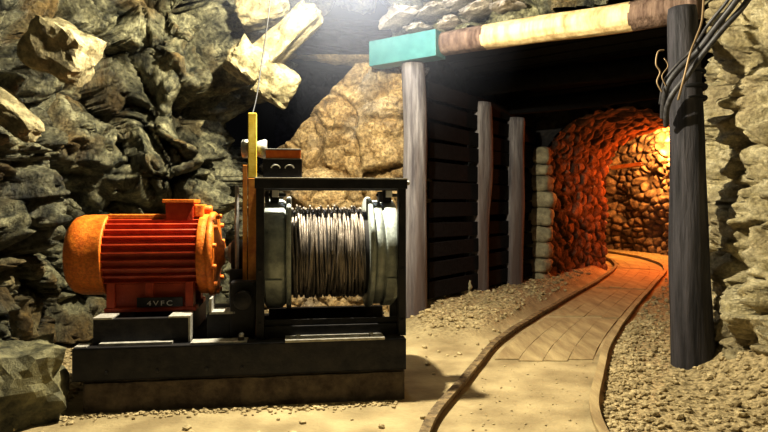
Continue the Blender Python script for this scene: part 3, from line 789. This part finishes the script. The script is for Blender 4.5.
tme.materials.clear(); link('lettering', tme, 'white', npo)

# ------------------------------------------------------------------ pole, box, bell on the winch
def wobj(mb, name, m, label, cat, base):
    bmesh.ops.translate(mb.bm, vec=-Vector(base), verts=mb.bm.verts[:])
    o = mb.build(name, m); b = Vector(base)
    o.location = O+Vector((b.x*ca_-b.y*sa_, b.x*sa_+b.y*ca_, b.z)); o.rotation_euler = (0,0,ANG)
    return tag(o, label, cat)
vp = .34
pt = W(251, 113, vp); pm = W(252, 178, vp); pb_ = W(252.5, 335, vp)
wpx = .034
c0 = empty('lever_pole', 'tall upright yellow pole with an orange lower part beside the winch frame', 'pole', O+Vector((pb_.x*ca_-vp*sa_, pb_.x*sa_+vp*ca_, ZT)), ANG)
mb = MB(); mb.box(-wpx, wpx, -.02, .02, pm.z-ZT, pt.z-ZT, .006); mb.build('pole_top', 'yellow', c0)
mb = MB(); mb.box(-wpx, wpx, -.021, .021, 0, pm.z-ZT, .006); mb.build('pole_bottom', 'pole_orange', c0)
mb = MB(); mb.box(-.075, -.040, -.02, .02, 0, Z(247,165,vp)-ZT, .004); mb.build('side_bar', 'pole_orange', c0)
# bell
q = W(254, 149, vp+.09)
def loc_(v): return O+Vector((v.x*ca_-v.y*sa_, v.x*sa_+v.y*ca_, v.z))
be = empty('alarm_bell', 'small round grey-white metal bell housing fixed behind the yellow pole', 'bell', loc_(q), ANG)
mb = MB(); mb.lathe([(-.10,0),(-.10,.06),(-.09,.075),(-.03,.078),(-.02,.05),(.02,.05),(.03,.065),(.09,.08),(.105,.072),(.105,.05),(.06,.02),(.06,0)], (0,0,0), (1,0,0), 32); mb.build('housing', 'grey_metal', be)
mb = MB(); mb.cyl((.08,0,-.05),(.13,-.02,-.12),.012,8); mb.build('bracket', 'steel_dark', be)
# control box
cbp = W(282, 177, .14); a, b = U(263,.14), U(302,.14); zc = Z(282,160,.14)
cb = empty('signal_box', 'black electrical box with a red-orange top standing on the winch crossbar', 'electrical box', loc_(Vector(((a+b)/2,.2,zt+.006))), ANG)
w = (b-a)/2; h = zc-zt
mb = MB(); mb.box(-w, w, -.08, .10, 0, h, .008); mb.build('body', 'steel_dark', cb)
mb = MB(); mb.box(-w*.86, w*.94, -.075, .09, h, h+.075, .012); mb.build('lens', 'lamp_red', cb)
mb = MB()
mb.box(-w*.88, w*.96, -.080, .095, h+.07, h+.08, .003); mb.box(-w*.88, w*.96, -.084, .095, h-.002, h+.006, .003); mb.build('trim_band', 'grey_metal', cb)
for s in (-.35,.35):
    mb = MB(); mb.tube([(s*w+.033*math.cos(t_), -.084, h*.5+.026*math.sin(t_)) for t_ in [math.pi*k/10 for k in range(11)]], .006, 6); mb.build('clip', 'white', cb)

# ------------------------------------------------------------------ cables on the right post and hanging cable
def spline(ps, n=10):
    out = []
    for i in range(len(ps)-1):
        p0=ps[max(i-1,0)];p1=ps[i];p2=ps[i+1];p3=ps[min(i+2,len(ps)-1)]
        for j in range(n):
            t=j/n; out.append(.5*((2*p1)+(-p0+p2)*t+(2*p0-5*p1+4*p2-p3)*t*t+(-p0+3*p1-3*p2+p3)*t*t*t))
    return out+[ps[-1]]
def cable(pp, r, label, m='rubber', name='cable', n=8):
    pts = spline([P(*a) for a in pp]); b = pts[0].copy(); mb = MB(); mb.tube([p-b for p in pts], r, n); o = mb.build(name, m); o.location = b
    return tag(o, label, 'cable')
cable([(752,-25,4.9),(735,2,5.05),(715,28,5.2),(697,52,5.36),(680,68,5.40),(668,84,5.45),(664,100,5.52),(663,118,5.6)], .027, 'upper thick grey cable slanting from the ceiling across the right portal post')
cable([(762,-25,4.9),(745,4,5.05),(722,30,5.17),(702,55,5.30),(687,76,5.36),(674,92,5.42),(667,108,5.5),(666,126,5.6)], .024, 'lower thick grey cable slanting from the ceiling across the right portal post')
cable([(742,-25,4.9),(728,0,5.05),(708,25,5.2),(692,50,5.40),(676,66,5.42),(664,82,5.47),(660,104,5.56)], .013, 'thin cable running above the two thick ones over the right post')
cable([(704,-10,5.5),(702,20,5.4),(696,38,5.36),(690,54,5.3),(684,78,5.33),(678,100,5.42)], .010, 'thin tan wire hanging down in front of the right portal post', 'wire')
cable([(664,50,5.45),(658,52,5.45),(656,64,5.45),(660,72,5.45),(657,82,5.45),(662,92,5.45)], .008, 'twisted tan binding wire loop at the left edge of the right post', 'wire')
cable([(664,58,5.44),(668,66,5.44),(662,76,5.44),(666,86,5.44)], .006, 'second tan binding wire beside the cables, nearest the post', 'wire')
for k, (py, r) in enumerate(((75,.014),(90,.022),(101,.016))):
    c = P(686.5-.2+ (py-75)*.04, py, 5.7); rr_ = .152
    mb = MB(); mb.tube([(rr_*math.cos(2*math.pi*i/40), rr_*math.sin(2*math.pi*i/40), .02*math.cos(2*math.pi*i/40+1)) for i in range(40)], r, 8, closed=True)
    o = mb.build('cable_tie', 'tie'); o.location = c
    tag(o, ['topmost thin black band around the right portal post','middle thick black band around the right portal post','lowest black band around the right portal post'][k], 'band')
cable([(272,-20,5.6),(268,20,5.6),(262,60,5.55),(257,95,5.3),(252,116,4.95)], .006, 'thin black cable hanging from the ceiling to the yellow pole', 'tie')
# ledge board far in the tunnel
bar('timber_ledge', P(612,168,16.0), P(642,164,15.6), .35, .09, 'board', 'short wooden ledge high in the orange lit bend of the tunnel', 'board')

# ------------------------------------------------------------------ lights
def lamp(name, loc, e, col, r=.04):
    l = bpy.data.lights.new(name, 'POINT'); l.energy = e; l.color = col; l.shadow_soft_size = r
    o = bpy.data.objects.new(name, l); COL.objects.link(o); o.location = loc; return o
lamp('key_lamp', (-.55,4.93,3.7), 1050, (1,.93,.76), .05)
lamp('cool_lamp', (-.15,6.9,4.35), 85, (.72,.8,1.), .08)
lamp('front_fill', (1.2,2.2,4.3), 9, (1,.94,.76), .06)  # weak fill light added in front, stands for no fixture
lamp('tunnel_lamp', (6.75,13.5,2.3), 300, (1,.18,.02), .08)
lamp('bend_lamp', (7.95,17.9,3.4), 1000, (1,.50,.15), .08)
w = bpy.data.worlds.new('world'); scn.world = w; w.use_nodes = True
w.node_tree.nodes['Background'].inputs[0].default_value = (.5,.48,.5,1); w.node_tree.nodes['Background'].inputs[1].default_value = .006
# thin lamp-lit haze in the chamber recess
mb = MB(); mb.box(-2.2,1.5,5.2,8.9,1.9,4.75,0); hz = mb.build('haze', 'white'); hz['kind'] = 'stuff'; hz['label'] = 'thin bluish haze under the lamp in the dark recess'; hz['category'] = 'haze'
hm = bpy.data.materials.new('haze'); hm.use_nodes = True; nt = hm.node_tree; nt.nodes.remove(nt.nodes['Principled BSDF'])
vs = nt.nodes.new('ShaderNodeVolumeScatter'); vs.inputs['Color'].default_value = (.8,.85,1,1)
tcn = nt.nodes.new('ShaderNodeNewGeometry'); ds = nt.nodes.new('ShaderNodeVectorMath'); ds.operation = 'DISTANCE'; ds.inputs[1].default_value = (-.25,7.0,4.2)
mr = nt.nodes.new('ShaderNodeMapRange'); mr.inputs['From Min'].default_value = 0; mr.inputs['From Max'].default_value = 2.3; mr.inputs['To Min'].default_value = .16; mr.inputs['To Max'].default_value = 0
mr.interpolation_type = 'SMOOTHSTEP'
nt.links.new(tcn.outputs['Position'], ds.inputs[0]); nt.links.new(ds.outputs['Value'], mr.inputs['Value']); nt.links.new(mr.outputs[0], vs.inputs['Density'])
nt.links.new(vs.outputs[0], nt.nodes['Material Output'].inputs['Volume'])
hz.data.materials.clear(); hz.data.materials.append(hm)
scn.view_settings.view_transform = 'Standard'; scn.view_settings.look = 'None'; scn.view_settings.exposure = .35; scn.view_settings.gamma = .78
scn.cycles.max_bounces = 5; scn.cycles.volume_bounces = 0
